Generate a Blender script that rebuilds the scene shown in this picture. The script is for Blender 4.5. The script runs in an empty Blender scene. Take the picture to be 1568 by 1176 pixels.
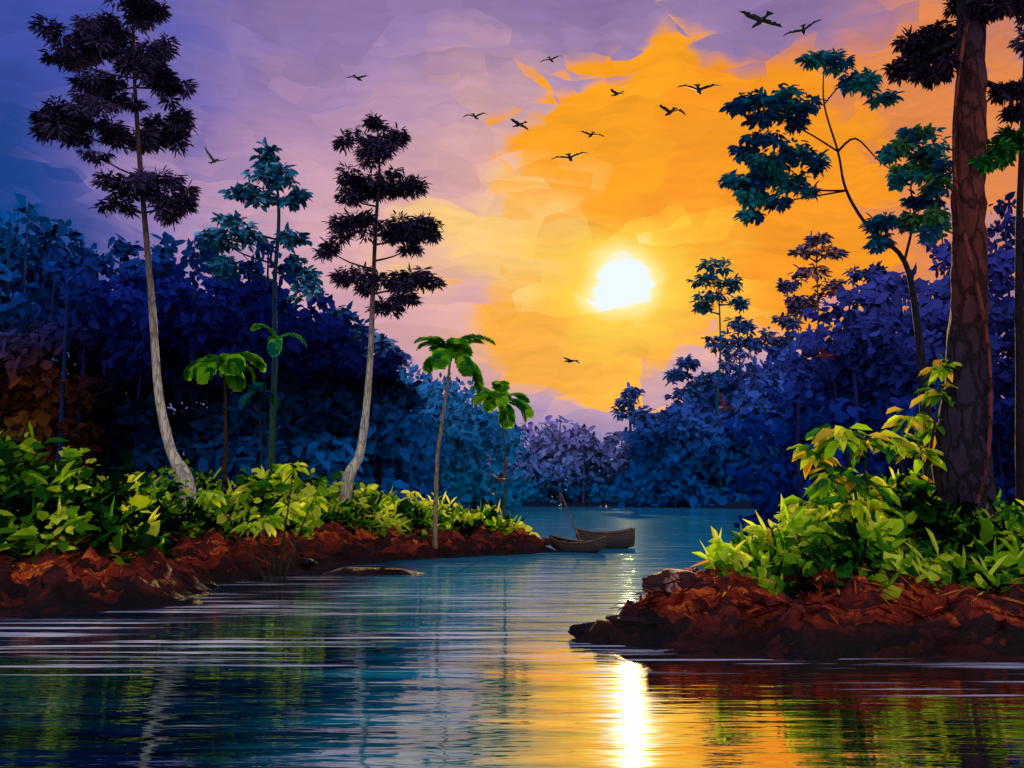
import bpy, math, random, bmesh
import numpy as np
from mathutils import Vector, noise as mnoise, Matrix
random.seed(7); rng=np.random.default_rng(7)
scene=bpy.context.scene
scene.view_settings.view_transform='Standard'
scene.view_settings.look='None'
scene.view_settings.exposure=0

def lin(r,g,b):
    f=lambda c:(c/255/12.92) if c/255<=0.04045 else ((c/255+0.055)/1.055)**2.4
    return np.array([f(r),f(g),f(b)])

# ------------------------------------------------------------ camera
F=1568*35/36.0; HOR=760.0; CH=3.0
TH=math.atan((HOR-588)/F)
cam_d=bpy.data.cameras.new("camera"); cam=bpy.data.objects.new("camera",cam_d)
scene.collection.objects.link(cam); scene.camera=cam
cam.location=(0,0,CH); cam.rotation_euler=(math.pi/2+TH,0,0)
cam_d.lens=35; cam_d.sensor_width=36; cam_d.clip_end=5000
def W(u,v,y):
    a=(u-784)/F; b=-(v-588)/F
    d=Vector((a, math.cos(TH)-b*math.sin(TH), math.sin(TH)+b*math.cos(TH)))
    t=y/d.y
    return Vector((d.x*t,y,CH+d.z*t))

# ------------------------------------------------------------ node helpers
class NT:
    def __init__(s,nt): s.nt=nt; nt.nodes.clear()
    def n(s,t,**k):
        x=s.nt.nodes.new(t)
        for a,b in k.items(): setattr(x,a,b)
        return x
    def put(s,sock,val):
        if isinstance(val,bpy.types.NodeSocket): s.nt.links.new(val,sock)
        elif val is not None:
            if hasattr(val,'__len__') and sock.type=='RGBA': val=tuple(val)[:3]+(1,)
            sock.default_value=val
    def m(s,op,a,b=None,c=None,clamp=False):
        x=s.n('ShaderNodeMath',operation=op,use_clamp=clamp)
        for i,q in enumerate((a,b,c)):
            if q is not None: s.put(x.inputs[i],q)
        return x.outputs[0]
    def mix(s,f,a,b,bt='MIX'):
        x=s.n('ShaderNodeMix',data_type='RGBA',blend_type=bt)
        s.put(x.inputs[0],f); s.put(x.inputs[6],a); s.put(x.inputs[7],b)
        return x.outputs[2]
    def ss(s,x,lo,hi,a=0.0,b=1.0):
        r=s.n('ShaderNodeMapRange',interpolation_type='SMOOTHSTEP')
        s.put(r.inputs[0],x); r.inputs[1].default_value=lo; r.inputs[2].default_value=hi
        r.inputs[3].default_value=a; r.inputs[4].default_value=b
        return r.outputs[0]
    def mapping(s,vec,rot=(0,0,0),scale=(1,1,1),loc=(0,0,0)):
        x=s.n('ShaderNodeMapping'); s.put(x.inputs[0],vec)
        x.inputs[1].default_value=loc; x.inputs[2].default_value=rot; x.inputs[3].default_value=scale
        return x.outputs[0]
    def noise(s,vec,scale=1,detail=3,rough=0.5,dist=0.0):
        x=s.n('ShaderNodeTexNoise'); s.put(x.inputs['Vector'],vec)
        x.inputs['Scale'].default_value=scale; x.inputs['Detail'].default_value=detail
        x.inputs['Roughness'].default_value=rough; x.inputs['Distortion'].default_value=dist
        return x
    def vor(s,vec,scale=1,feature='F1',dim='3D'):
        x=s.n('ShaderNodeTexVoronoi',feature=feature,voronoi_dimensions=dim); s.put(x.inputs['Vector'],vec)
        x.inputs['Scale'].default_value=scale
        return x

# ------------------------------------------------------------ sun direction
sd=(W(958,437,100)-Vector((0,0,CH))).normalized()
sun_az=math.atan2(sd.x,sd.y); sun_el=math.asin(sd.z)

# ------------------------------------------------------------ sky (world)
world=bpy.data.worlds.new("World"); scene.world=world; world.use_nodes=True
N=NT(world.node_tree)
tc=N.n('ShaderNodeTexCoord'); sep=N.n('ShaderNodeSeparateXYZ'); N.put(sep.inputs[0],tc.outputs['Generated'])
X,Y,Z=sep.outputs
az=N.m('ARCTAN2',X,Y); el=N.m('ARCSINE',Z)
cv=N.n('ShaderNodeCombineXYZ'); N.put(cv.inputs[0],az); N.put(cv.inputs[1],el); p=cv.outputs[0]
n1=N.noise(p,5.5,4,0.6)
nc=N.n('ShaderNodeSeparateColor'); N.put(nc.inputs[0],n1.outputs['Color'])
pw=N.n('ShaderNodeVectorMath',operation='MULTIPLY_ADD'); N.put(pw.inputs[0],n1.outputs['Color']); pw.inputs[1].default_value=(0.07,0.06,0); N.put(pw.inputs[2],p)
v1=N.vor(N.mapping(pw.outputs[0],rot=(0,0,0.5),scale=(11,32,1)),1.0,dim='2D')
vc=N.n('ShaderNodeSeparateColor'); N.put(vc.inputs[0],v1.outputs['Color'])
v2=N.vor(N.mapping(pw.outputs[0],rot=(0,0,-0.6),scale=(26,60,1)),1.0,dim='2D')
vc2=N.n('ShaderNodeSeparateColor'); N.put(vc2.inputs[0],v2.outputs['Color'])
def warp(base,nz,a,vz,b,vz2,c):
    r=N.m('MULTIPLY_ADD',N.m('SUBTRACT',nz,0.5),a,base)
    r=N.m('MULTIPLY_ADD',N.m('SUBTRACT',vz,0.5),b,r)
    return N.m('MULTIPLY_ADD',N.m('SUBTRACT',vz2,0.5),c,r)
azw=warp(az,nc.outputs[0],0.2,vc.outputs[0],0.05,vc2.outputs[0],0.03)
elw=warp(el,nc.outputs[1],0.15,vc.outputs[1],0.04,vc2.outputs[1],0.025)
def ell(u,v,ru,rv,lo,hi,A=azw,E=elw):
    cx=(u-784)/F; cy=(HOR-v)/F
    dx=N.m('DIVIDE',N.m('SUBTRACT',A,cx),ru/F); dy=N.m('DIVIDE',N.m('SUBTRACT',E,cy),rv/F)
    d=N.m('SQRT',N.m('ADD',N.m('MULTIPLY',dx,dx),N.m('MULTIPLY',dy,dy)))
    return N.ss(d,lo,hi,1.0,0.0)
cr=N.n('ShaderNodeValToRGB'); N.put(cr.inputs[0],N.m('DIVIDE',elw,0.6,clamp=True))
els=cr.color_ramp.elements
def ramp(els,stops):
    els[0].position=stops[0][0]; els[0].color=tuple(stops[0][1])+(1,)
    els[1].position=stops[-1][0]; els[1].color=tuple(stops[-1][1])+(1,)
    for a,c in stops[1:-1]:
        e=els.new(a); e.color=tuple(c)+(1,)
ramp(els,[(0,lin(84,108,190)),(0.13,lin(134,120,192)),(0.22,lin(196,146,178)),(0.40,lin(222,172,186)),(0.56,lin(196,152,180)),(0.72,lin(150,124,176)),(0.85,lin(136,112,164)),(1.0,lin(118,102,160))])
col=cr.outputs[0]
fl=N.ss(azw,-0.18,-0.46,0.0,1.0)
col=N.mix(fl,col,lin(70,82,174))
fl2=N.m('MULTIPLY',N.ss(azw,-0.32,-0.50),N.ss(elw,0.50,0.26))
col=N.mix(fl2,col,lin(10,62,132))
col=N.mix(N.ss(azw,0.25,0.5,0,0.6),col,lin(150,105,125))
col=N.mix(N.m('MULTIPLY',ell(930,390,480,330,0.1,1.15),0.92),col,lin(242,184,142))
col=N.mix(ell(1350,290,220,250,0.7,1.1),col,lin(228,136,76))
col=N.mix(ell(1000,320,252,250,0.90,1.03),col,lin(252,160,22))
col=N.mix(ell(1190,330,190,220,0.90,1.05),col,lin(250,152,22))
col=N.mix(ell(900,490,215,110,0.75,1.08),col,lin(250,172,60))
col=N.mix(N.m('MULTIPLY',ell(785,385,200,120,0.35,1.1),0.9),col,lin(255,208,124))
col=N.mix(N.m('MULTIPLY',ell(960,440,200,150,0.25,1.05),0.9),col,lin(255,198,52))
st=N.noise(N.mapping(pw.outputs[0],rot=(0,0,0.55),scale=(14,110,1)),1.0,2,0.6)
val=N.m('ADD',N.m('MULTIPLY_ADD',vc.outputs[2],0.10,0.89),N.m('MULTIPLY_ADD',st.outputs[0],0.30,-0.12))
val=N.m('MULTIPLY_ADD',N.m('SUBTRACT',vc2.outputs[2],0.5),0.07,val)
hm=N.n('ShaderNodeVectorMath',operation='SCALE'); N.put(hm.inputs[0],col); N.put(hm.inputs['Scale'],val); col=hm.outputs[0]
azs=warp(az,nc.outputs[0],0.04,vc.outputs[0],0.014,vc2.outputs[0],0.010)
els_=warp(el,nc.outputs[1],0.04,vc.outputs[1],0.014,vc2.outputs[1],0.010)
sx,sy=958,437
col=N.mix(ell(sx,sy,118,108,0.3,1.1,azs,els_),col,lin(255,214,74))
col=N.mix(ell(sx,sy,72,70,0.6,1.08,azs,els_),col,lin(255,240,165))
disc=ell(sx,sy,48,50,0.78,1.08,azs,els_)
col=N.mix(disc,col,np.array([0.84,0.94,1.04]))
back_fill=N.ss(Y,0.25,-0.35,0,1)  # unseen sky behind the camera, made pale as added frontal fill
col=N.mix(back_fill,col,np.array([0.70,0.70,0.78]))
bg=N.n('ShaderNodeBackground'); N.put(bg.inputs[0],col); bg.inputs[1].default_value=1.0
sky=N.n('ShaderNodeTexSky'); sky.sky_type='NISHITA'; sky.sun_disc=False
sky.sun_elevation=sun_el; sky.sun_rotation=sun_az
bg2=N.n('ShaderNodeBackground'); N.put(bg2.inputs[0],sky.outputs[0]); bg2.inputs[1].default_value=0.001
add=N.n('ShaderNodeAddShader'); N.nt.links.new(bg.outputs[0],add.inputs[0]); N.nt.links.new(bg2.outputs[0],add.inputs[1])
wo=N.n('ShaderNodeOutputWorld'); N.nt.links.new(add.outputs[0],wo.inputs[0])

sl=bpy.data.lights.new("sun",'SUN'); sl.energy=4.2; sl.angle=math.radians(0.6); sl.color=(1,0.72,0.28)
so=bpy.data.objects.new("sun",sl); scene.collection.objects.link(so)
so.rotation_euler=sd.to_track_quat('Z','Y').to_euler()

# ------------------------------------------------------------ materials
def newmat(name):
    m=bpy.data.materials.new(name); m.use_nodes=True
    return m,NT(m.node_tree)
def leaf_mat(name,trans=0.4,nscale=2.2,var=0.35,softn=None,gain=1.0):
    m,n=newmat(name)
    at=n.n('ShaderNodeAttribute',attribute_name='Col')
    g=n.n('ShaderNodeNewGeometry')
    nz=n.noise(g.outputs['Position'],nscale,2,0.6)
    k=n.m('MULTIPLY_ADD',nz.outputs[0],var*2*gain,(1-var)*gain)
    sc=n.n('ShaderNodeVectorMath',operation='SCALE'); n.put(sc.inputs[0],at.outputs['Color']); n.put(sc.inputs['Scale'],k)
    df=n.n('ShaderNodeBsdfDiffuse'); n.put(df.inputs[0],sc.outputs[0])
    if softn is not None:   # shading normal pulled to one fixed direction, evens out light on foliage
        a=n.n('ShaderNodeVectorMath',operation='MULTIPLY_ADD'); n.put(a.inputs[0],g.outputs['Normal']); a.inputs[1].default_value=(softn,)*3; a.inputs[2].default_value=(0,-.6,.5)
        b=n.n('ShaderNodeVectorMath',operation='NORMALIZE'); n.put(b.inputs[0],a.outputs[0]); n.put(df.inputs['Normal'],b.outputs[0])
    o=n.n('ShaderNodeOutputMaterial')
    if trans>0:
        tr=n.n('ShaderNodeBsdfTranslucent'); n.put(tr.inputs[0],sc.outputs[0])
        mx=n.n('ShaderNodeMixShader'); mx.inputs[0].default_value=trans
        n.nt.links.new(df.outputs[0],mx.inputs[1]); n.nt.links.new(tr.outputs[0],mx.inputs[2]); n.nt.links.new(mx.outputs[0],o.inputs[0])
    else: n.nt.links.new(df.outputs[0],o.inputs[0])
    return m
M_leaf=leaf_mat("leaf_green",0.45)
M_for=leaf_mat("leaf_forest",0.0,0.10,0.6,0.10,1.12)
M_painthaze=leaf_mat("leaf_forest_painted_haze",0.0,0.03,0.3,0.02,1.45)  # far haze is painted as flat leaf colour; the scene has no fog
M_dark=leaf_mat("leaf_pine",0.1,2.2,0.3)
M_teal=leaf_mat("leaf_blue",0.0,0.8,0.3,0.25,1.2)
def bark_mat(name,sc=(3,3,0.7),bump=0.4,gain=1.0,crack=0.45):
    m,n=newmat(name)
    at=n.n('ShaderNodeAttribute',attribute_name='Col')
    tcd=n.n('ShaderNodeTexCoord')
    mp=n.mapping(tcd.outputs['Object'],scale=sc)
    nz=n.noise(mp,2.0,5,0.65,0.6)
    ad=n.n('ShaderNodeVectorMath',operation='MULTIPLY_ADD'); n.put(ad.inputs[0],nz.outputs['Color']); ad.inputs[1].default_value=(.7,.7,.7); n.put(ad.inputs[2],mp)
    vo=n.vor(ad.outputs[0],1.6,'DISTANCE_TO_EDGE')
    k=n.m('MULTIPLY_ADD',nz.outputs[0],1.7*gain,0.1*gain)
    k=n.m('MULTIPLY',k,n.ss(vo.outputs['Distance'],0.0,0.14,crack,1.0))
    s=n.n('ShaderNodeVectorMath',operation='SCALE'); n.put(s.inputs[0],at.outputs['Color']); n.put(s.inputs['Scale'],k)
    pb=n.n('ShaderNodeBsdfPrincipled'); n.put(pb.inputs['Base Color'],s.outputs[0]); pb.inputs['Roughness'].default_value=0.85; pb.inputs['Specular IOR Level'].default_value=0.2
    b=n.n('ShaderNodeBump'); b.inputs['Strength'].default_value=bump; b.inputs['Distance'].default_value=0.1
    n.put(b.inputs['Height'],k); n.nt.links.new(b.outputs[0],pb.inputs['Normal'])
    o=n.n('ShaderNodeOutputMaterial'); n.nt.links.new(pb.outputs[0],o.inputs[0])
    return m
M_bark=bark_mat("bark"); M_bigbark=bark_mat("bark_plated",(1.5,1.5,0.6),0.9,0.75,0.25)

# ground
def soil(name,rock=False):
    m,n=newmat(name)
    g=n.n('ShaderNodeNewGeometry'); pos=g.outputs['Position']
    sp=n.n('ShaderNodeSeparateXYZ'); n.put(sp.inputs[0],pos)
    wv=n.noise(pos,0.9,3,0.6)
    pw2=n.n('ShaderNodeVectorMath',operation='MULTIPLY_ADD'); n.put(pw2.inputs[0],wv.outputs['Color']); pw2.inputs[1].default_value=(1.6,1.6,1.6); n.put(pw2.inputs[2],pos)
    va=n.vor(n.mapping(pw2.outputs[0],rot=(0,0.5,0.3),scale=(0.9,0.9,3.2)),1.3)
    vca=n.n('ShaderNodeSeparateColor'); n.put(vca.inputs[0],va.outputs['Color'])
    strk=n.noise(n.mapping(pw2.outputs[0],rot=(0,0.55,0.2),scale=(0.8,0.8,7)),1.6,4,0.65)
    cr=n.n('ShaderNodeValToRGB'); n.put(cr.inputs[0],n.m('ADD',n.m('ADD',n.m('MULTIPLY',vca.outputs[0],0.40),n.m('MULTIPLY',strk.outputs[0],0.68)),n.m('MULTIPLY_ADD',sp.outputs[2],0.17,-0.22)))
    if rock: st=[(0.25,lin(30,16,24)),(0.48,lin(78,36,38)),(0.62,lin(120,66,60)),(0.74,lin(200,150,140)),(0.95,lin(226,190,180))]
    else: st=[(0.20,lin(26,10,16)),(0.40,lin(66,18,16)),(0.54,lin(122,34,18)),(0.64,lin(150,46,18)),(0.71,lin(240,112,34)),(0.78,lin(140,38,20)),(0.95,lin(250,150,60))]
    ramp(cr.color_ramp.elements,st)
    wet=n.ss(sp.outputs[2],0.02,0.9,0.20,1.0)
    sc=n.n('ShaderNodeVectorMath',operation='SCALE'); n.put(sc.inputs[0],cr.outputs[0]); n.put(sc.inputs['Scale'],wet)
    grass=n.mix(n.noise(pos,0.8,4).outputs[0],lin(8,20,10),lin(34,56,18))
    fg=n.ss(n.m('ADD',sp.outputs[2],n.m('MULTIPLY',wv.outputs[0],1.2)),2.5,2.85)
    colr=sc.outputs[0] if rock else n.mix(n.ss(sp.outputs[1],62,75),n.mix(fg,sc.outputs[0],grass),lin(6,30,60))
    pb=n.n('ShaderNodeBsdfPrincipled'); n.put(pb.inputs['Base Color'],colr); pb.inputs['Roughness'].default_value=0.75; pb.inputs['Specular IOR Level'].default_value=0.2
    b=n.n('ShaderNodeBump'); b.inputs['Strength'].default_value=0.9; b.inputs['Distance'].default_value=0.2
    n.put(b.inputs['Height'],n.m('ADD',strk.outputs[0],n.m('MULTIPLY',va.outputs['Distance'],0.6))); n.nt.links.new(b.outputs[0],pb.inputs['Normal'])
    o=n.n('ShaderNodeOutputMaterial'); n.nt.links.new(pb.outputs[0],o.inputs[0]); return m
M_ground=soil("river_bank_soil"); M_rock=soil("rock_stone",True)

# water
M_water,n=newmat("river_water")
g=n.n('ShaderNodeNewGeometry'); pos=g.outputs['Position']
spw=n.n('ShaderNodeSeparateXYZ'); n.put(spw.inputs[0],pos); wx,wy=spw.outputs[0],spw.outputs[1]
w1=n.noise(n.mapping(pos,scale=(0.22,1.0,1)),1.1,3,0.5,0.3)
w2=n.noise(n.mapping(pos,rot=(0,0,0.06),scale=(0.8,4.5,1)),1.0,2,0.6,0.5)
h=n.m('ADD',n.m('MULTIPLY',w1.outputs[0],1.0),n.m('MULTIPLY',w2.outputs[0],0.2))
bmp=n.n('ShaderNodeBump'); bmp.inputs['Strength'].default_value=1.0; bmp.inputs['Distance'].default_value=0.034; n.put(bmp.inputs['Height'],h)
big=n.noise(n.mapping(pos,scale=(0.14,0.9,1)),1.0,5,0.7)
bw=n.m('MULTIPLY',n.m('SUBTRACT',big.outputs[0],0.5),5.0)
xx=n.m('ADD',wx,bw)
ch=n.ss(xx,-4.0,-1.0)
sun_glow=n.m('MULTIPLY',n.ss(xx,-0.6,1.1),n.ss(n.m('ADD',wy,bw),23,19))  # sun's reflection painted in: warm tint and extra gloss along its path
far=n.ss(wy,22,34)
teal_c=n.mix(n.ss(big.outputs[0],.35,.65),lin(0,60,96),lin(16,140,178))
dc=n.mix(ch,n.mix(n.ss(big.outputs[0],.35,.65),lin(2,8,24),lin(3,48,78)),teal_c)
dc=n.mix(sun_glow,dc,lin(30,34,38))
dc=n.mix(n.m('MULTIPLY',far,n.ss(xx,-7,-2.5)),dc,lin(26,146,190))
di=n.n('ShaderNodeBsdfDiffuse'); n.put(di.inputs[0],dc)
gl=n.n('ShaderNodeBsdfGlossy'); gl.inputs['Roughness'].default_value=0.035
n.put(gl.inputs[0],n.mix(sun_glow,(0.68,0.88,0.96,1),(1.0,0.88,0.72,1)))
n.nt.links.new(bmp.outputs[0],gl.inputs['Normal'])
fr=n.n('ShaderNodeFresnel'); fr.inputs[0].default_value=1.45; n.nt.links.new(bmp.outputs[0],fr.inputs['Normal'])
fac=n.m('MULTIPLY_ADD',fr.outputs[0],0.45,n.m('MULTIPLY_ADD',big.outputs[0],0.4,0.10))
fac=n.m('ADD',fac,n.m('MULTIPLY',sun_glow,0.45),clamp=True)
mx=n.n('ShaderNodeMixShader'); n.put(mx.inputs[0],fac); n.nt.links.new(di.outputs[0],mx.inputs[1]); n.nt.links.new(gl.outputs[0],mx.inputs[2])
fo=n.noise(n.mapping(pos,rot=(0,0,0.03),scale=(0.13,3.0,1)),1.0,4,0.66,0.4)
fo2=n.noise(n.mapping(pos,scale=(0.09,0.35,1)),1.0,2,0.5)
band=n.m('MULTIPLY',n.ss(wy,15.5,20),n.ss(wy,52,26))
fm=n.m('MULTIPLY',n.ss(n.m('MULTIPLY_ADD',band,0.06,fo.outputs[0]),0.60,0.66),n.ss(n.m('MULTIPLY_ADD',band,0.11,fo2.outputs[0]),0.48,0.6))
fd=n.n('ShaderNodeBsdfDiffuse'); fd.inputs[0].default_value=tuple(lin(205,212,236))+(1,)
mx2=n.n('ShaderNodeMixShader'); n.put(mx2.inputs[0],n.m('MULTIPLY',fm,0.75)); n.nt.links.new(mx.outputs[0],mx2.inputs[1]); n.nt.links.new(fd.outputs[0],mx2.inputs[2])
o=n.n('ShaderNodeOutputMaterial'); n.nt.links.new(mx2.outputs[0],o.inputs[0])

def plain(name,c1,c2,scale=3,rough=0.7,stretch=(1,1,1)):
    m,n=newmat(name); t=n.n('ShaderNodeTexCoord')
    z=n.noise(n.mapping(t.outputs['Object'],scale=stretch),scale,4,0.6)
    pb=n.n('ShaderNodeBsdfPrincipled'); n.put(pb.inputs['Base Color'],n.mix(n.ss(z.outputs[0],.35,.65),c1,c2)); pb.inputs['Roughness'].default_value=rough
    b=n.n('ShaderNodeBump'); b.inputs['Strength'].default_value=0.4; b.inputs['Distance'].default_value=0.03; n.put(b.inputs['Height'],z.outputs[0]); n.nt.links.new(b.outputs[0],pb.inputs['Normal'])
    o=n.n('ShaderNodeOutputMaterial'); n.nt.links.new(pb.outputs[0],o.inputs[0]); return m
M_bird=plain("feathers_dark",lin(24,28,34),lin(58,56,50),8)
M_redbird=plain("feathers_red",lin(50,14,30),lin(150,26,30),8)
M_boat=plain("weathered_wood",lin(22,16,18),lin(84,58,44),3,0.7,(1,8,8))

# ------------------------------------------------------------ mesh helpers
def link(o,parent=None):
    scene.collection.objects.link(o)
    if parent is not None: o.parent=parent
    return o
def mesh_np(name,V,faces_flat,sizes,C=None,mat=None,parent=None,smooth=False):
    me=bpy.data.meshes.new(name)
    V=np.asarray(V,dtype=np.float32); faces_flat=np.asarray(faces_flat,dtype=np.int32); sizes=np.asarray(sizes,dtype=np.int32)
    me.vertices.add(len(V)); me.vertices.foreach_set('co',V.ravel())
    me.loops.add(len(faces_flat)); me.loops.foreach_set('vertex_index',faces_flat)
    me.polygons.add(len(sizes)); st=np.concatenate([[0],np.cumsum(sizes)[:-1]]).astype(np.int32)
    me.polygons.foreach_set('loop_start',st); me.polygons.foreach_set('loop_total',sizes)
    me.update(calc_edges=True)
    if smooth: me.polygons.foreach_set('use_smooth',np.ones(len(sizes),dtype=bool))
    if C is not None:
        a=me.color_attributes.new('Col','FLOAT_COLOR','POINT')
        C=np.concatenate([np.asarray(C),np.ones((len(V),1))],1).astype(np.float32); a.data.foreach_set('color',C.ravel())
    if mat: me.materials.append(mat)
    me.validate()
    return link(bpy.data.objects.new(name,me),parent)
def norm(a): return a/np.maximum(np.linalg.norm(a,axis=-1,keepdims=True),1e-6)
class Leaves:
    def __init__(s): s.V=[];s.C=[];
    def add(s,P,A,Nn,L,Wd,C,fold=0.12,droop=0.15):
        n=len(P); L=np.broadcast_to(L,(n,))[:,None]; Wd=np.broadcast_to(Wd,(n,))[:,None]
        A=norm(A); Nn=norm(Nn-(Nn*A).sum(1,keepdims=True)*A); S=np.cross(A,Nn)
        b=P; f=Wd*fold
        j=lambda k:1+(rng.random((n,1))-.5)*k
        v=np.stack([b, P+A*L*.3*j(.4)+S*Wd*.5*j(.5)+Nn*f, P+A*L*.7*j(.3)+S*Wd*.4*j(.6)+Nn*f-Nn*L*droop*.4, P+A*L-Nn*L*droop,
                    P+A*L*.7*j(.3)-S*Wd*.4*j(.6)+Nn*f-Nn*L*droop*.4, P+A*L*.3*j(.4)-S*Wd*.5*j(.5)+Nn*f],1)
        s.V.append(v.reshape(-1,3)); s.C.append(np.repeat(C,6,axis=0))
    def obj(s,name,mat,parent=None):
        V=np.concatenate(s.V); C=np.concatenate(s.C); k=len(V)//6
        base=np.arange(k)[:,None]*6
        f=(base+np.array([[0,1,2,3,0,3,4,5]])).ravel()
        return mesh_np(name,V,f,np.full(2*k,4),C,mat,parent)
def rdir(n): return norm(rng.normal(size=(n,3)))
def blob(n,c,r,power=0.45):
    d=rdir(n); return np.array(c)+d*np.array(r)*(rng.random((n,1))**power), d
class Tubes:
    def __init__(s): s.V=[];s.F=[];s.C=[];s.n=0
    def add(s,pts,rad,cols,seg=10,rough=0.08,sub=4):
        pts=[Vector(q) for q in pts]; P=[];R=[];K=[]
        m=len(pts)
        for i in range(m-1):
            a=pts[max(i-1,0)];b=pts[i];c=pts[i+1];d=pts[min(i+2,m-1)]
            for t in range(sub):
                t=t/sub
                P.append(0.5*((2*b)+(c-a)*t+(2*a-5*b+4*c-d)*t*t+(3*b-a-3*c+d)*t**3))
                R.append(rad[i]*(1-t)+rad[i+1]*t); K.append(np.array(cols[i])*(1-t)+np.array(cols[i+1])*t)
        P.append(pts[-1]);R.append(rad[-1]);K.append(np.array(cols[-1]))
        ref=Vector((0,1,0.01))
        for i,q in enumerate(P):
            T=(P[min(i+1,len(P)-1)]-P[max(i-1,0)]).normalized()
            U=T.cross(ref); 
            if U.length<0.1: U=T.cross(Vector((1,0,0)))
            U.normalize(); Vv=U.cross(T)
            for k in range(seg):
                a=2*math.pi*k/seg
                rr=R[i]*(1+rough*2*mnoise.noise(Vector((math.cos(a)*1.3,math.sin(a)*1.3,i*0.6+s.n))))
                s.V.append(tuple(q+(U*math.cos(a)+Vv*math.sin(a))*rr)); s.C.append(K[i])
        for i in range(len(P)-1):
            for k in range(seg):
                a=s.n+i*seg+k; b=s.n+i*seg+(k+1)%seg
                s.F.append((a,b,b+seg,a+seg))
        s.F.append(tuple(s.n+(len(P)-1)*seg+k for k in range(seg)))
        s.n+=len(P)*seg
    def obj(s,name,mat,parent=None):
        return mesh_np(name,np.array(s.V),[i for f in s.F for i in f],[len(f) for f in s.F],np.array(s.C),mat,parent,True)
def empty(name,loc=(0,0,0)):
    e=bpy.data.objects.new(name,None); e.empty_display_size=0.3; scene.collection.objects.link(e); return e

# ------------------------------------------------------------ terrain
LEFT=[(-700,20),(-60,22),(-30,24),(-13.2,25.7),(-9.4,27.3),(-8.8,30),(-10.3,33.5),(-9.5,37.5),(-7.9,41),(-7.3,45.5),(-3.5,49),(0.3,52),(2.2,54.3),(2.3,56.5),(1.0,60),(-2,66),(-6,80),(-6.5,110),(-4,160),(0,230),(2,320),(-700,320)]
RIGHT=[(700,15),(20,18.2),(9.8,18.7),(5.5,19.0),(3.0,19.9),(1.5,21.4),(1.4,22.3),(2.8,24.3),(5,28),(7.3,34),(10.5,45),(16,65),(28,100),(44,150),(60,215),(62,238),(42,262),(38,320),(700,320)]
FAR=[(-700,300),(700,300),(700,4000),(-700,4000)]
BAR=[(-7.4,39.2),(-5.6,38.4),(-4.0,38.8),(-3.4,39.6),(-4.6,40.2),(-7.4,41.5)]
def sdf(poly,X,Y):
    d=np.full(X.shape,1e9); ins=np.zeros(X.shape,bool); n=len(poly)
    for i in range(n):
        x1,y1=poly[i]; x2,y2=poly[(i+1)%n]; dx,dy=x2-x1,y2-y1
        t=np.clip(((X-x1)*dx+(Y-y1)*dy)/(dx*dx+dy*dy),0,1)
        d=np.minimum(d,np.hypot(X-x1-t*dx,Y-y1-t*dy))
        c=((y1>Y)!=(y2>Y)); 
        with np.errstate(divide='ignore',invalid='ignore'): xi=(x2-x1)*(Y-y1)/(y2-y1)+x1
        ins^=c&(X<xi)
    return np.where(ins,d,-d)
sm=lambda t:(lambda q:q*q*(3-2*q))(np.clip(t,0,1))
def fnoise(X,Y,sc,oc=3,seed=0):
    out=np.empty(X.size); xs=X.ravel(); ys=Y.ravel()
    for i in range(X.size): out[i]=mnoise.fractal(Vector((xs[i]*sc+seed,ys[i]*sc,seed*1.7)),1.0,2.0,oc)
    return out.reshape(X.shape)
def height(X,Y):
    X=np.asarray(X,float);Y=np.asarray(Y,float)
    jag=fnoise(X,Y,0.55,4,3)*0.7
    d=np.maximum(np.maximum(sdf(LEFT,X,Y),sdf(RIGHT,X,Y)),sdf(FAR,X,Y))+jag
    rid=1-np.abs(fnoise(X,Y,0.6,4,9))*2.4
    tall=1+.28*sm((-X-5)/5)
    h=(0.9+0.45*rid)*tall*sm(d/2.0+0.05)+0.6*sm((d-1.4)/6)+fnoise(X,Y,1.5,4,5)*0.32*sm(d/0.6)
    h=np.where(d<0,-1.2*sm(-d/3)-0.02,h)
    db=sdf(BAR,X,Y)+jag*0.3
    h=np.maximum(h,np.where(db>-0.5,(db)*0.28,-9).clip(-9,0.22))
    return h,d
def axis(lo,a,b,hi,step,g=1.12):
    xs=list(np.arange(a,b,step)); s=step
    while xs[-1]<hi: s*=g; xs.append(xs[-1]+s)
    s=step; pre=[]; x=a
    while x>lo: s*=g; x-=s; pre.append(x)
    return np.array(pre[::-1]+xs)
gx=axis(-1500,-19,17,1500,0.2); gy=axis(-80,17,60,2600,0.2)
GX,GY=np.meshgrid(gx,gy); H,D=height(GX,GY)
V=np.stack([GX.ravel(),GY.ravel(),H.ravel()],1); nx,ny=len(gx),len(gy)
idx=np.arange(nx*ny).reshape(ny,nx)
Fq=np.stack([idx[:-1,:-1],idx[:-1,1:],idx[1:,1:],idx[1:,:-1]],-1).reshape(-1,4)
mesh_np("ground",V,Fq.ravel(),np.full(len(Fq),4),None,M_ground)
mesh_np("river_water",[(-1500,-80,0),(1500,-80,0),(1500,2600,0),(-1500,2600,0)],[0,1,2,3],[4],None,M_water)
def hz(x,y): return float(height(np.array([x]),np.array([y]))[0][0])

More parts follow.
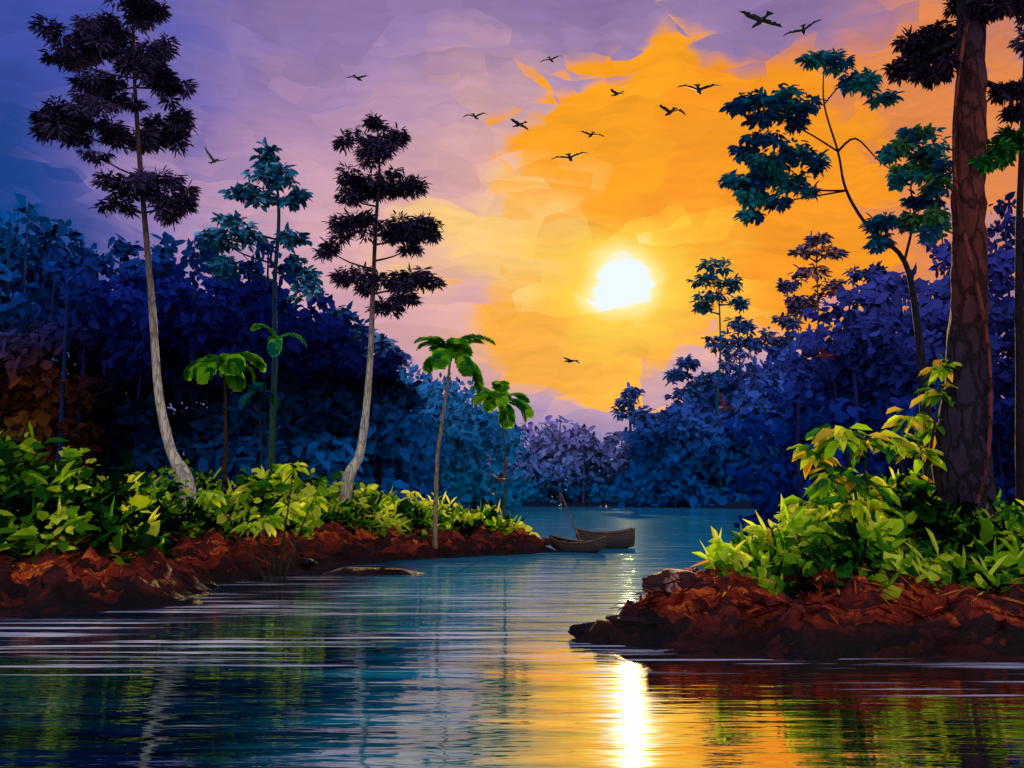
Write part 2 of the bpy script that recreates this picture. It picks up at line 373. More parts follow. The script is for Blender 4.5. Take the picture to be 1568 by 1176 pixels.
# ------------------------------------------------------------ background forest
FL=Leaves(); FM=Leaves(); FT=Tubes()
def interp(prof,u): return np.interp(u,[q[0] for q in prof],[q[1] for q in prof])
def jitter(c,k):
    n=len(c); return np.clip(c*(1+(rng.random((n,1))-.5)*2*k)*(1+(rng.random((n,3))-.5)*k*0.7),0,1)
def forest(prof,ylo,yhi,ntree,psize,cfun,per=240,umin=None,umax=None,cr=3.2,var=0.09,jit=.18,buf=None,tv=1.0):
    buf=buf or FL
    u0=umin if umin is not None else prof[0][0]; u1=umax if umax is not None else prof[-1][0]
    for i in range(ntree):
        u=u0+(u1-u0)*(i+random.random())/ntree; t=random.random(); y=ylo+(yhi-ylo)*t
        vt0=interp(prof,u); vt=HOR-(HOR-vt0)*(1+random.gauss(-0.12,var))
        top=W(u,vt,y); x=top.x; ht=top.z
        if max(sdf(LEFT,np.array([x]),np.array([y]))[0],sdf(RIGHT,np.array([x]),np.array([y]))[0],sdf(FAR,np.array([x]),np.array([y]))[0])<0.5: continue
        R=cr*random.uniform(0.55,1.2); k=per
        nl=9; lz=ht*(1-np.array([.04,.1,.16,.24,.33,.45,.6,.75,.9])*random.uniform(.85,1.1)); la=rng.random(nl)*6.28
        lo=R*np.array([.1,.5,.6,.7,.75,.7,.6,.6,.6]); lr=R*np.array([.35,.45,.5,.6,.65,.7,.8,.9,1.])*rng.uniform(.7,1.2,nl)
        w=lr**2*np.array([1.3,1.2,1.1,1,1,.9,.9,.9,.9]); li=rng.choice(nl,k,p=w/w.sum())
        d=rdir(k)*(rng.random((k,1))**.4)
        P=np.stack([x+np.cos(la[li])*lo[li]+d[:,0]*lr[li],y+np.sin(la[li])*lo[li]+d[:,1]*lr[li],np.maximum(lz[li]+d[:,2]*lr[li]*.55,.1)],1)
        A=rdir(k)+np.array([0,0,-0.35]); Nn=rdir(k)*0.8+np.array([0,-0.9,0.35])
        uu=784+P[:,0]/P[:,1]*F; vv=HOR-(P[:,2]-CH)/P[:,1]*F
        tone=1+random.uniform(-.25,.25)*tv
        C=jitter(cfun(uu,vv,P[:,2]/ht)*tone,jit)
        C*= (1+(rng.random(nl)-.5)*.5*tv)[li][:,None]
        buf.add(P,A,Nn,psize*rng.uniform(0.4,1.5,k),psize*rng.uniform(0.3,0.9,k),C,0.05,0.1)
        if i%2==0:
            c=cfun(np.array([u]),np.array([vt]),np.array([0.3]))[0]*0.6
            FT.add([(x,y,0.5),(x+random.uniform(-.5,.5),y,ht*0.5),(x,y,ht*0.97)],[R*0.07,R*0.05,R*0.02],[c,c,c],6,0.1,2)
def mixc(a,b,t): t=np.clip(t,0,1)[:,None]; return a*(1-t)+b*t
def cA(u,v,h):  # forest colours: distance haze painted into the leaves, near black towards the bottom
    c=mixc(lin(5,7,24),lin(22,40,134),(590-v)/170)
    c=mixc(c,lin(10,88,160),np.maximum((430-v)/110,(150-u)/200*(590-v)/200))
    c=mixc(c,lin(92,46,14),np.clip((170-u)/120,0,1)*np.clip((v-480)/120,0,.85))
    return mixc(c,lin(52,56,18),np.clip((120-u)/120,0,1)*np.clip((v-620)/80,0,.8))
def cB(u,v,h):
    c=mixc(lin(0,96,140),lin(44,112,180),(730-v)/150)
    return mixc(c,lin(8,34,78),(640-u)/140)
def cC(u,v,h): return mixc(lin(0,104,168),lin(134,126,200),(748-v)/95)  # far treeline haze: leaf colour fades to the sky's lavender
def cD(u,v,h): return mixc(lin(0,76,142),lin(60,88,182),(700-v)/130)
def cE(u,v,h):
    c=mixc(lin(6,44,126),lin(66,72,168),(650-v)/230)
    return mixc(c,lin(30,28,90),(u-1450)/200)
pA=[(-900,280),(-300,300),(0,325),(100,340),(200,365),(300,375),(360,370),(420,400),(500,470),(560,520),(600,590),(640,660)]
pB=[(380,420),(520,500),(600,530),(650,550),(700,590),(760,630),(800,660),(825,700)]
pC=[(600,600),(760,640),(850,645),(930,668),(1000,640),(1060,620),(1300,560)]
pD=[(985,665),(1040,620),(1100,580),(1150,560),(1200,530),(1300,500),(1500,460)]
pE=[(1175,600),(1220,545),(1290,480),(1340,430),(1400,390),(1450,350),(1568,330),(2400,280)]
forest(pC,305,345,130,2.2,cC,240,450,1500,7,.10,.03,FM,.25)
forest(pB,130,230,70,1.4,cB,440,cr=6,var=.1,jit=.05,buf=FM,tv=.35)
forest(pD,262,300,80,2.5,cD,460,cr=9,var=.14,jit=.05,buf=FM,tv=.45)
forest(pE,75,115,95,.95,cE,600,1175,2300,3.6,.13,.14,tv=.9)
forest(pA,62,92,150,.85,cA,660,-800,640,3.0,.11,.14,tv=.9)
fo_e=empty("forest"); FL.obj("canopy",M_for,fo_e); FM.obj("painted_haze_canopy",M_painthaze,fo_e); FT.obj("trunks",M_bark,fo_e)  # far canopy takes its haze from leaf colour alone

# ------------------------------------------------------------ named trees
def ground_pt(u,y):
    x=(u-784)/F*y*1.0; return Vector((x,y,hz(x,y)-0.15))
def branch_to(T,a,b,r0,r1,c,sag=0.25):
    a=Vector(a);b=Vector(b); m=a.lerp(b,0.5)+Vector((0,0,-sag*(b-a).length*0.3))
    T.add([a,m,b],[r0,(r0+r1)/2,r1],[c,c,c],6,0.1,3)
def pine(name,trunk,y,rad,cols,clumps,lc,leafL=0.5,per=420,mat=M_dark,wr=.3):
    e=empty(name); T=Tubes(); L=Leaves()
    base=ground_pt(trunk[0][0],y)
    pts=[base]+[W(u,v,y+random.uniform(-.15,.15)) for u,v in trunk[1:]]
    T.add(pts,rad,cols,12,0.1,5)
    for k in range(5):
        a=k*1.257+0.3; T.add([pts[0]+Vector((0,0,rad[0]*2)),pts[0]+Vector((math.cos(a)*rad[0]*1.6,math.sin(a)*rad[0]*1.6,rad[0]*.4)),pts[0]+Vector((math.cos(a)*rad[0]*2.8,math.sin(a)*rad[0]*2.8,-.2))],[rad[0]*.6,rad[0]*.4,rad[0]*.2],[cols[0]]*3,6)
    px=F/y
    for (u,v,ru,rv) in clumps:
        dy=random.uniform(-1,1)*min(1.6,ru/px*0.9)
        c=W(u,v,y+dy)
        cand=[pts[i].lerp(pts[i+1],t/8) for i in range(len(pts)-1) for t in range(8)]
        tgt=min(cand,key=lambda q:abs(q.z-(c.z-0.35*abs(q.x-c.x)-0.1)))
        branch_to(T,tgt,c,0.055*y/45,0.02,cols[-1],0.2)
        n=int(per*(ru*rv)/(40*20)); rx,rz=ru/px,rv/px
        nb=6+int(ru/8)
        for q in range(nb):
            cc=np.array(c)+np.array([random.uniform(-1,1)*rx*.8,random.uniform(-1,1)*rx*.7,random.uniform(-.75,.6)*rz])
            cc[2]-=abs(cc[0]-c.x)/rx*rz*0.35
            m=max(20,n//nb); s_=random.uniform(.7,1.3); P,d=blob(m,cc,(rx*.32*s_,rx*.32*s_,rz*.42*s_),0.6)
            A=d*np.array([1.3,1,0.4])+rdir(m)*0.4+np.array([0,0,-0.2]); Nn=rdir(m)*0.7+np.array([0,-.3,.8])
            C=jitter(np.repeat([lc[q%len(lc)]],m,0),0.3)
            L.add(P,A,Nn,leafL*rng.uniform(.5,1.3,m),leafL*wr*rng.uniform(.6,1.3,m),C,0.1,0.2)
    T.obj("trunk",M_bark,e); L.obj("crown",mat,e); return e
pale=lin(228,210,190); mid=lin(104,74,78); dk=lin(50,34,46)
darkp=[lin(56,42,78),lin(34,27,52),lin(84,68,110)]
pine("pine_tree",[(292,760),(285,735),(262,690),(243,600),(233,470),(222,340),(213,230),(206,120),(204,20),(203,-60)],40,
 [0.42,0.30,0.21,0.17,0.14,0.11,0.10,0.08,0.06,0.03],[pale*.8,pale*.9,pale,pale,pale*.4,mid*.8,mid*.6,dk,dk,dk],
 [(205,-45,40,25),(200,8,40,22),(235,15,22,14),(130,60,62,30),(165,40,35,18),(240,68,28,16),(98,85,30,12),(215,100,40,18),(160,130,46,26),(262,130,34,22),(240,110,26,12),
  (95,190,40,24),(140,185,54,28),(190,205,36,14),(240,196,42,26),(200,158,25,8),(265,180,26,16),(150,238,22,6),(200,282,44,16),(245,278,32,14),(272,305,36,24),(180,312,26,10)],darkp,0.36,1000,wr=.24)
pine("pine_tree",[(524,752),(532,735),(552,690),(565,580),(571,450),(575,350),(581,260),(576,175)],52,
 [0.46,0.32,0.23,0.17,0.13,0.10,0.07,0.03],[pale*.8,pale*.9,pale,pale*.9,mid,dk,dk,dk],
 [(575,182,16,16),(550,212,28,18),(600,212,34,20),(576,235,26,14),(550,275,40,24),(615,275,36,24),(535,302,20,12),(590,292,30,10),
  (548,345,42,20),(610,342,46,24),(650,350,30,22),(632,378,18,10),(500,382,22,14),(585,425,42,18),(640,425,36,20),(540,420,28,14),(604,460,36,16)],darkp,0.42,1000,wr=.24)
teal=[lin(34,114,152),lin(16,88,136),lin(92,156,196)]
tk=lin(20,62,92)
pine("rainforest_tree",[(413,772),(416,690),(420,560),(421,430),(427,330),(420,235)],58,
 [0.25,0.2,0.17,0.13,0.1,0.05],[lin(50,80,50),lin(50,90,60),tk,tk,tk,tk],
 [(412,235,16,14),(400,262,26,18),(430,268,24,16),(375,292,22,8),(455,300,18,12),(408,300,26,10),(450,360,16,12),(325,362,34,14),(380,358,30,16),(350,335,20,10),(460,410,22,20),(350,400,30,20),(470,440,14,16)],teal,0.55,260,M_teal,.5)
navy=[lin(10,92,124),lin(6,62,108),lin(28,120,128),lin(10,76,116),lin(66,120,70)]
e=empty("broadleaf_tree"); T=Tubes(); L=Leaves(); y0=38
tb=ground_pt(1425,y0); bk=lin(36,32,50)
main=[tb,W(1418,640,y0),W(1405,500,y0),W(1385,400,y0),W(1330,348,y0),W(1296,292,y0),W(1283,232,y0),W(1262,160,y0),W(1262,100,y0)]
T.add(main,[.30,.22,.15,.10,.07,.055,.045,.035,.02],[bk]*9,10,0.1,5)
def lim(a,bs,r=0.045):
    pts=[Vector(a)]+[W(u,v,y0+dy) for u,v,dy in bs]; T.add(pts,list(np.linspace(r,0.015,len(pts))),[bk]*len(pts),6,0.08,4)
lim(main[6],[(1240,205,-.5),(1190,180,-1),(1140,160,-1.2)])
lim(main[6],[(1310,212,.4),(1345,245,.7),(1385,275,.6)],.055)
lim(main[5],[(1240,290,.4),(1180,275,.8),(1130,275,.9)])
lim(main[5],[(1250,300,-.6),(1190,310,-.9),(1150,320,-.9)],.04)
lim(main[7],[(1290,130,.5),(1330,130,.8)],.03)
lim(main[3],[(1400,330,.5),(1395,280,.8),(1420,240,1)],.06)
lim(main[4],[(1370,345,-.4),(1410,320,-.8)],.04)
for (u,v,ru,rv) in [(1248,90,26,12),(1285,98,18,14),(1130,160,22,12),(1165,148,26,14),(1200,150,28,14),(1235,160,22,10),(1180,180,38,10),(1225,185,22,10),(1305,128,16,12),(1335,125,16,16),(1350,150,16,10),
   (1170,215,24,10),(1140,232,14,10),(1180,245,38,18),(1220,235,26,14),(1255,250,12,10),(1125,275,16,10),(1165,275,28,16),(1205,275,24,14),(1235,295,12,10),(1150,300,22,10),(1185,305,22,10),(1150,330,12,10),
   (1360,232,14,10),(1380,220,18,14),(1410,240,30,20),(1395,262,26,16),(1435,265,24,20),(1420,300,28,18),(1370,280,12,14),(1350,340,26,12),(1385,340,24,16),(1345,365,14,12),(1435,340,22,20),(1405,205,20,10)]:
    px=F/y0; k=[0,1,2,3] if u<1350 else [2,4,1,0,4]
    for q in range(5):
        c=np.array(W(u+random.uniform(-1,1)*ru*.75,v+random.uniform(-1,1)*rv*.75,y0+random.uniform(-1.2,1.2)))
        n=int(16+ru*rv*0.12); s_=random.uniform(.35,.75); P,d=blob(n,c,(ru/px*s_,ru/px*.8*s_,rv/px*s_),0.6)
        C=jitter(np.repeat([navy[random.choice(k)]],n,0),0.35)
        L.add(P,d*np.array([1.2,.8,.3])+rdir(n)*.5+np.array([-.2,0,-.25]),rdir(n)*.6+np.array([0,-.6,.7]),.34*rng.uniform(.4,1.3,n),.15*rng.uniform(.6,1.5,n),C,.1,.25)
T.obj("trunk",M_bark,e); L.obj("crown",M_dark,e)

# big near trunk
e=empty("kapok_tree"); T=Tubes(); L=Leaves(); y0=27
bx=W(1474,780,y0).x; g0=hz(bx,y0)
c1=lin(58,42,68); c2=lin(112,50,46); c3=lin(44,32,56)
mp=[Vector((bx,y0,g0-.2)),Vector((bx,y0,g0+.7)),W(1476,700,y0),W(1481,560,y0),W(1484,420,y0),W(1484,300,y0),W(1486,180,y0),W(1486,40,y0),W(1488,-120,y0),W(1490,-300,y0)]
T.add(mp,[1.2,.92,.72,.54,.47,.43,.41,.39,.36,.25],[c3,c1,c1,c1,c2*.9,c2*1.2,c2,c1,c1,c1],26,0.12,8)
for k in range(8):
    a=k*.785+.2; d=Vector((math.cos(a),math.sin(a),0)); o=Vector((bx,y0,g0))
    T.add([o+d*.35+Vector((0,0,2.0)),o+d*.75+Vector((0,0,.9)),o+d*1.3+Vector((0,0,.25)),o+d*2.1+Vector((0,0,-.3))],[.22,.34,.28,.12],[c1,c1,c3,c3],8,.12,4)
vp=[]
for i in range(14):
    t=i/13; q=mp[1].lerp(mp[7],t); r=.8*(1-t)+.42*t+.02; a=-1.9+0.9*math.sin(t*6); vp.append(q+Vector((math.cos(a)*r,math.sin(a)*r,0)))
T.add(vp,[.06]*14,[c2*1.5]*14,6,.1,3)
lims=[((1484,60),[(1450,70),(1410,88),(1380,95)]),((1486,10),[(1520,-20),(1560,-60)]),((1486,120),[(1520,130),(1560,145)]),((1486,-60),[(1440,-90),(1380,-120)]),((1490,-200),[(1430,-260),(1380,-280)]),((1490,-200),[(1560,-260),(1620,-280)])]
for a,bs in lims:
    pts=[W(a[0],a[1],y0)]+[W(u,v,y0+.5*j) for j,(u,v) in enumerate(bs)]
    T.add(pts,list(np.linspace(.13,.03,len(pts))),[c3]*len(pts),7,.1,4)
for (u,v,ru,rv,tp) in [(1400,80,42,22,0),(1440,60,34,24,0),(1385,100,28,14,0),(1420,118,24,12,0),(1455,100,18,16,0),(1480,0,36,18,0),(1520,20,40,16,0),(1550,-10,40,22,0),(1545,140,30,16,0),(1560,170,24,12,0),(1530,235,30,16,1),(1555,215,26,20,1),(1510,250,16,10,1),
     (1400,-120,60,35,0),(1480,-160,80,40,0),(1560,-130,60,40,0),(1400,-270,90,50,0),(1500,-330,110,60,0),(1620,-280,90,50,0)]:
    c=np.array(W(u,v,y0+random.uniform(-.8,.8))); px=F/y0
    n=int(ru*rv*1.1) if v>-50 else int(ru*rv*.4)
    for q in range(6):
        cc=c+rng.uniform(-1,1,3)*np.array([ru,ru,rv])/px*.7; m=n//6+5
        P,d=blob(m,cc,(ru/px*.42,ru/px*.42,rv/px*.45),.6)
        base=[lin(44,30,56),lin(28,22,40),lin(68,48,76)] if tp==0 else [lin(24,100,40),lin(60,140,40),lin(14,70,60)]
        C=jitter(np.array([random.choice(base) for _ in range(m)]),.3)
        L.add(P,d+rdir(m)*.5+np.array([-.1,0,-.3]),rdir(m)*.6+np.array([0,-.4,.8]),.24*rng.uniform(.5,1.3,m),.08*rng.uniform(.6,1.4,m),C,.1,.25)
T.obj("trunk",M_bigbark,e); L.obj("crown",M_dark,e)
pine("slender_tree",[(1556,780),(1562,560),(1560,380),(1566,200),(1572,40)],34,[.2,.15,.13,.1,.05],[dk*.6]*5,[(1580,60,40,20),(1600,120,40,20),(1570,10,40,20)],darkp,.34,400)

# ------------------------------------------------------------ palms
GR=[lin(70,150,30),lin(120,195,34),lin(30,110,50),lin(165,210,44)]
def frond(L,c,a,length,width,lift,cols,nseg=7):
    d=np.array([math.cos(a),math.sin(a),0]); p=np.array(c,float); el=lift; step=length/nseg
    side=np.array([-math.sin(a),math.cos(a),0])
    for i in range(nseg):
        dr=d*math.cos(el)+np.array([0,0,math.sin(el)]); w=width*math.sin(math.pi*(i+.7)/(nseg+.6))**.7
        nn=-d*math.sin(el)+np.array([0,0,math.cos(el)])
        for s in (-1,1):
            P=np.array([p,p+dr*step*.5]); A=np.array([dr*1.1+side*s*.8-nn*.25]*2); Nn=np.array([nn+side*s*-.3]*2)
            C=jitter(np.repeat([random.choice(cols)],2,0),.2)
            L.add(P,A,Nn,np.array([w*1.3,w*1.2]),np.array([step*1.25]*2),C,.05,.12)
        p=p+dr*step; el-=random.uniform(.15,.36)*7/nseg
def palm(name,base_u,y,path,R,nf,cols,trc,lifts=(-0.1,1.2),trr=.09,wd=.42):
    e=empty(name); T=Tubes(); L=Leaves()
    b=ground_pt(base_u,y); pts=[b]+[W(u,v,y) for u,v in path]
    T.add(pts,list(np.linspace(trr*1.4,trr*.6,len(pts))),[trc]*len(pts),8,.1,4)
    for i in range(nf):
        a=i*2*math.pi/nf+random.uniform(-.4,.4); frond(L,pts[-1],a,R*random.uniform(.75,1.2),wd*R*.6,random.uniform(*lifts),cols)
    T.obj("trunk",M_bark,e); L.obj("fronds",M_leaf,e)
palm("palm_tree",667,50,[(668,740),(672,680),(684,600),(690,545)],2.4,12,GR,lin(170,140,110),wd=.5)
palm("palm_tree",770,55.5,[(773,760),(774,700),(770,660),(768,618)],2.3,10,GR,lin(60,90,80),trr=.06,wd=.5)
palm("palm_tree",343,44,[(345,700),(345,620),(342,555)],2.1,10,[lin(80,150,30),lin(130,195,30),lin(30,100,30)],lin(60,44,34),wd=.5)
palm("palm_tree",418,50,[(420,650),(424,560),(424,520)],1.9,4,[lin(60,150,60),lin(100,180,40),lin(20,110,110)],lin(40,80,50),trr=.06)
palm("palm_tree",398,52,[(400,700),(398,640),(398,600)],1.6,6,[lin(10,90,140),lin(30,110,150),lin(30,120,40)],lin(20,50,70),trr=.05)
def emergent(u,vt,y,spots,lc,leaf):
    k=y/130
    pine("rainforest_tree",[(u+4,770),(u-3,650),(u+3,(650+vt)/2),(u,vt)],y,[.26*k,.18*k,.13*k,.06*k],[lc[0]*.8]*4,spots,lc,leaf,260,M_teal,.5)
emergent(1100,425,268,[(1095,405,20,8),(1078,425,16,10),(1120,435,22,10),(1095,455,28,10),(1130,462,14,8),(1075,470,10,6)],[lin(20,104,130),lin(80,116,100),lin(14,84,136)],1.8)
emergent(1130,505,272,[(1130,495,20,10),(1105,520,22,14),(1150,520,20,14),(1130,550,26,18)],[lin(50,92,160),lin(90,104,172)],2.1)
emergent(1052,565,275,[(1052,552,14,8),(1040,572,16,12),(1068,580,18,14),(1050,600,24,16)],[lin(60,86,156),lin(50,100,166)],2.1)
emergent(1205,440,270,[(1205,436,12,8),(1200,490,24,12),(1225,470,20,12),(1185,515,22,14)],[lin(96,90,140),lin(50,84,150)],2.0)
emergent(1250,385,122,[(1250,365,16,10),(1230,385,16,8),(1268,385,18,10),(1245,415,28,12),(1270,440,22,14),(1225,460,24,12)],[lin(160,104,96),lin(104,86,120),lin(70,80,150)],.9)
emergent(1330,420,112,[(1330,415,26,12),(1355,432,24,14),(1310,450,26,16),(1350,470,24,16)],[lin(58,74,146),lin(38,70,146)],.9)
emergent(968,610,304,[(968,598,12,8),(958,622,16,14),(980,632,16,14)],[lin(80,112,188),lin(60,102,178)],2.3)
emergent(520,500,90,[(520,480,26,14),(545,510,24,18),(505,520,20,14),(585,520,22,18),(600,545,16,12)],[lin(90,126,190),lin(36,92,160),lin(16,56,120)],1.0)

# ------------------------------------------------------------ shrubs
def pfield(x0,x1,y0_,y1_,n): return rng.uniform(x0,x1,n),rng.uniform(y0_,y1_,n)
def cover(name,XX,YY,dlo,dhi,hfun,tfun,L0,pal,keep=None,wr=.62):
    HH,DD=height(XX,YY); ok=(DD>dlo)&(DD<dhi)
    if keep is not None: ok&=keep(XX,YY)
    x,y,g=XX[ok],YY[ok],HH[ok]; d=DD[ok]; n=len(x)
    clump=fnoise(x,y,.75,2,21)
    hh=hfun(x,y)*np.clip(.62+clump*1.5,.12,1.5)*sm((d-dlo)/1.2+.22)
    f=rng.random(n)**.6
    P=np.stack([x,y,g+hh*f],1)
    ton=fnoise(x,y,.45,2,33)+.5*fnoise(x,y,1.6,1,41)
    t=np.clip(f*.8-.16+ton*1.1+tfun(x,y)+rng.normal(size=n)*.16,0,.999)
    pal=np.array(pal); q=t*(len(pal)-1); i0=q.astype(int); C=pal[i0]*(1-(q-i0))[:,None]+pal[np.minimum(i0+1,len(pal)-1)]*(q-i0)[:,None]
    C=jitter(C,.22)
    A=rdir(n)*np.array([1,.8,.5])+np.array([0,-.05,.3])
    s=rng.uniform(.4,1.0,n)+(rng.random(n)<.12)*.7
    L=Leaves(); L.add(P,A,rdir(n)*.55+np.array([0,-.65,.7]),L0*s,L0*wr*s*rng.uniform(.6,1.3,n),C,.12,.2)
    k=rng.choice(n,n//12); Pb=P[k]+np.array([0,0,.12])
    L.add(Pb,rdir(len(k))*np.array([.9,.6,.3])+np.array([0,0,.8]),rdir(len(k))*.5+np.array([0,-.7,.4]),L0*rng.uniform(1.2,2.0,len(k)),L0*.22,C[k]*1.15,.1,.35)
    L.obj(name,M_leaf)
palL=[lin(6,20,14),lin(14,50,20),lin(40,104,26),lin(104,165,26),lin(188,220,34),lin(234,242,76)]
U=lambda x,y:784+x/y*F
XX,YY=pfield(-28,2.4,26.5,60,90000)
hf=lambda x,y:np.interp(U(x,y),[-100,150,300,450,560,640,720,800],[1.9,1.7,1.6,1.6,1.3,.9,.6,.3])
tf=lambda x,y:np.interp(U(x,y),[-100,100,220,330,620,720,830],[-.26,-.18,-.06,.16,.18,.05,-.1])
kp=lambda x,y:(U(x,y)>-130)&(rng.random(len(x))<np.clip(1.35-y/60,.35,1))
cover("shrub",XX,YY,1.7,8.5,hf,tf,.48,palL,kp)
XX,YY=pfield(3,23,20,42,60000)
hf=lambda x,y:np.interp(U(x,y),[1040,1120,1200,1300,1400,1460,1600],[.2,.5,1.0,1.4,1.1,.6,.6])
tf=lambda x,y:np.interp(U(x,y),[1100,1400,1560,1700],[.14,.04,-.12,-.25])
kp=lambda x,y:(U(x,y)<1750)&(U(x,y)>1090)&(rng.random(len(x))<.75)
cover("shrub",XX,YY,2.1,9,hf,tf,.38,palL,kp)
def sapling(name,u,y,spots,L0,pal):
    e=empty(name); T=Tubes(); L=Leaves(); b=ground_pt(u,y)
    for (su,sv,r,n) in spots:
        c=W(su,sv,y+random.uniform(-.4,.4)); m=b.lerp(c,.55)+Vector((0,0,.25))
        T.add([b,m,c],[.05,.035,.015],[lin(50,60,26)]*3,6,.1,4)
        for i in range(max(6,int(n*1.15))):
            a=rng.random()*6.28; d=np.array([math.cos(a),math.sin(a)*.8,random.uniform(-.35,.45)])
            P=np.array(c)+d*r*random.uniform(.0,.6)+np.array([0,0,random.uniform(-.3,.25)*r])
            Lh=L0*random.uniform(.5,1.3)
            C=jitter(np.array([random.choice(pal)]),.25)
            L.add(P[None],d[None]+np.array([[0,0,-.35]]),np.array([[0,-.6,.9]])+rdir(1)*.35,Lh,Lh*.42,C,.1,.3)
    T.obj("stems",M_bark,e); L.obj("leaves",M_leaf,e)
YG=[lin(170,210,30),lin(220,232,50),lin(90,150,30),lin(245,200,60),lin(40,105,40)]
DG=[lin(40,110,36),lin(70,140,30),lin(20,80,40),lin(120,170,30)]
sapling("broadleaf_plant",1320,25,[(1290,665,.8,38),(1245,695,.6,24),(1325,675,.55,22),(1275,730,.6,26),(1330,735,.6,26)],.55,YG)
sapling("broadleaf_plant",1400,27,[(1395,640,.65,30),(1440,600,.55,28),(1445,560,.5,26),(1370,675,.6,26),(1410,690,.6,28),(1430,650,.55,24),(1390,730,.6,24)],.5,YG)
sapling("broadleaf_plant",1240,25,[(1235,775,.55,24),(1270,790,.5,22),(1310,775,.55,26),(1350,790,.6,30),(1380,760,.6,26)],.46,YG)
sapling("broadleaf_plant",1170,25,[(1150,830,.45,20),(1185,822,.4,16),(1145,865,.4,18),(1105,872,.35,14),(1235,850,.45,22),(1190,850,.4,16)],.42,YG)
sapling("broadleaf_plant",1460,23.5,[(1430,840,.5,26),(1480,840,.5,26),(1530,820,.5,24),(1400,860,.45,24),(1545,850,.4,18),(1555,780,.4,18)],.4,DG)
sapling("broadleaf_plant",430,36,[(410,795,.6,30),(440,775,.5,22),(385,805,.5,20),(320,755,.5,20),(480,765,.5,20),(450,715,.5,14)],.5,[lin(200,222,40),lin(225,235,80),lin(140,190,30)])

# reeds and roots trailing over bank edge
L=Leaves(); XX=np.concatenate([rng.uniform(-20,3,11000),rng.uniform(1,17,9000)]); YY=np.concatenate([rng.uniform(25,58,11000),rng.uniform(18,27,9000)])
HH,DD=height(XX,YY); ok=(DD>.8)&(DD<2.8)&(HH>.6)&(rng.random(len(XX))<.6); XX,YY,HH,DD=XX[ok],YY[ok],HH[ok],DD[ok]
h2,_=height(XX+.15,YY); h3,_=height(XX,YY+.15)
gr=np.stack([-(h2-HH)/.15,-(h3-HH)/.15],1); m=len(XX)
P=np.stack([XX,YY,HH+.03],1)
A=np.stack([gr[:,0]*.3+rng.normal(size=m)*1.0,gr[:,1]*.4-.1,-.2-.2*rng.random(m)],1)
pal=np.array([lin(60,18,16),lin(110,28,16),lin(160,50,18),lin(235,106,24),lin(255,175,70)])
tt=np.clip((HH-.6)/1.3+rng.normal(size=m)*.3,0,.99); C=jitter(pal[(tt*5).astype(int)],.25)
L.add(P,A,np.stack([gr[:,0],gr[:,1],np.full(m,1.)],1)+rdir(m)*.2,rng.uniform(.2,.7,m),rng.uniform(.02,.08,m),C,.05,.05)
L.obj("dry_grass",M_leaf)

# rocks
def rocks(name,items):
    V=[];Fc=[];off=0
    for (x,y,r,sz) in items:
        bm=bmesh.new(); bmesh.ops.create_icosphere(bm,subdivisions=4,radius=1)
        s=random.random()*50
        planes=[(Vector((random.gauss(0,1),random.gauss(0,1),abs(random.gauss(0,.9)))).normalized(),random.uniform(.5,.85)) for _ in range(11)]
        for v in bm.verts:
            q=v.co.copy()
            for pn,pd in planes:
                ex=q.dot(pn)-pd
                if ex>0: q-=pn*ex
            q*=1+.16*mnoise.noise(q*2.5+Vector((s,0,0)))+.07*mnoise.noise(q*7+Vector((0,s,0)))
            v.co=Vector((q.x*r*1.6,q.y*r*1.1,q.z*r*sz))
        g=max(hz(x,y),-.15)-.05
        rot=Matrix.Rotation(random.uniform(-.5,.5),3,'Z')
        for v in bm.verts: c=rot@v.co; V.append((c.x+x,c.y+y,c.z+g))
        for f in bm.faces: Fc.append([v.index+off for v in f.verts])
        off+=len(bm.verts); bm.free()
    return mesh_np(name,V,[i for f in Fc for i in f],[len(f) for f in Fc],None,M_rock)
rocks("rock",[(1.9,21.7,.45,.6),(2.7,21.5,.5,.6),(3.5,21.9,.55,.6),(4.3,22.5,.5,.6),(1.2,22.0,.25,.5),(3.1,20.5,.3,.5),(2.2,21.0,.28,.4),(5.2,24,.45,.6),(6.2,29,.5,.6)])
rocks("rock",[(-10.4,33.7,.4,.5),(-8.4,40.6,.4,.5),(-3,49.6,.4,.5),(1.6,55,.4,.6),(-4.7,39.3,.3,.3)])

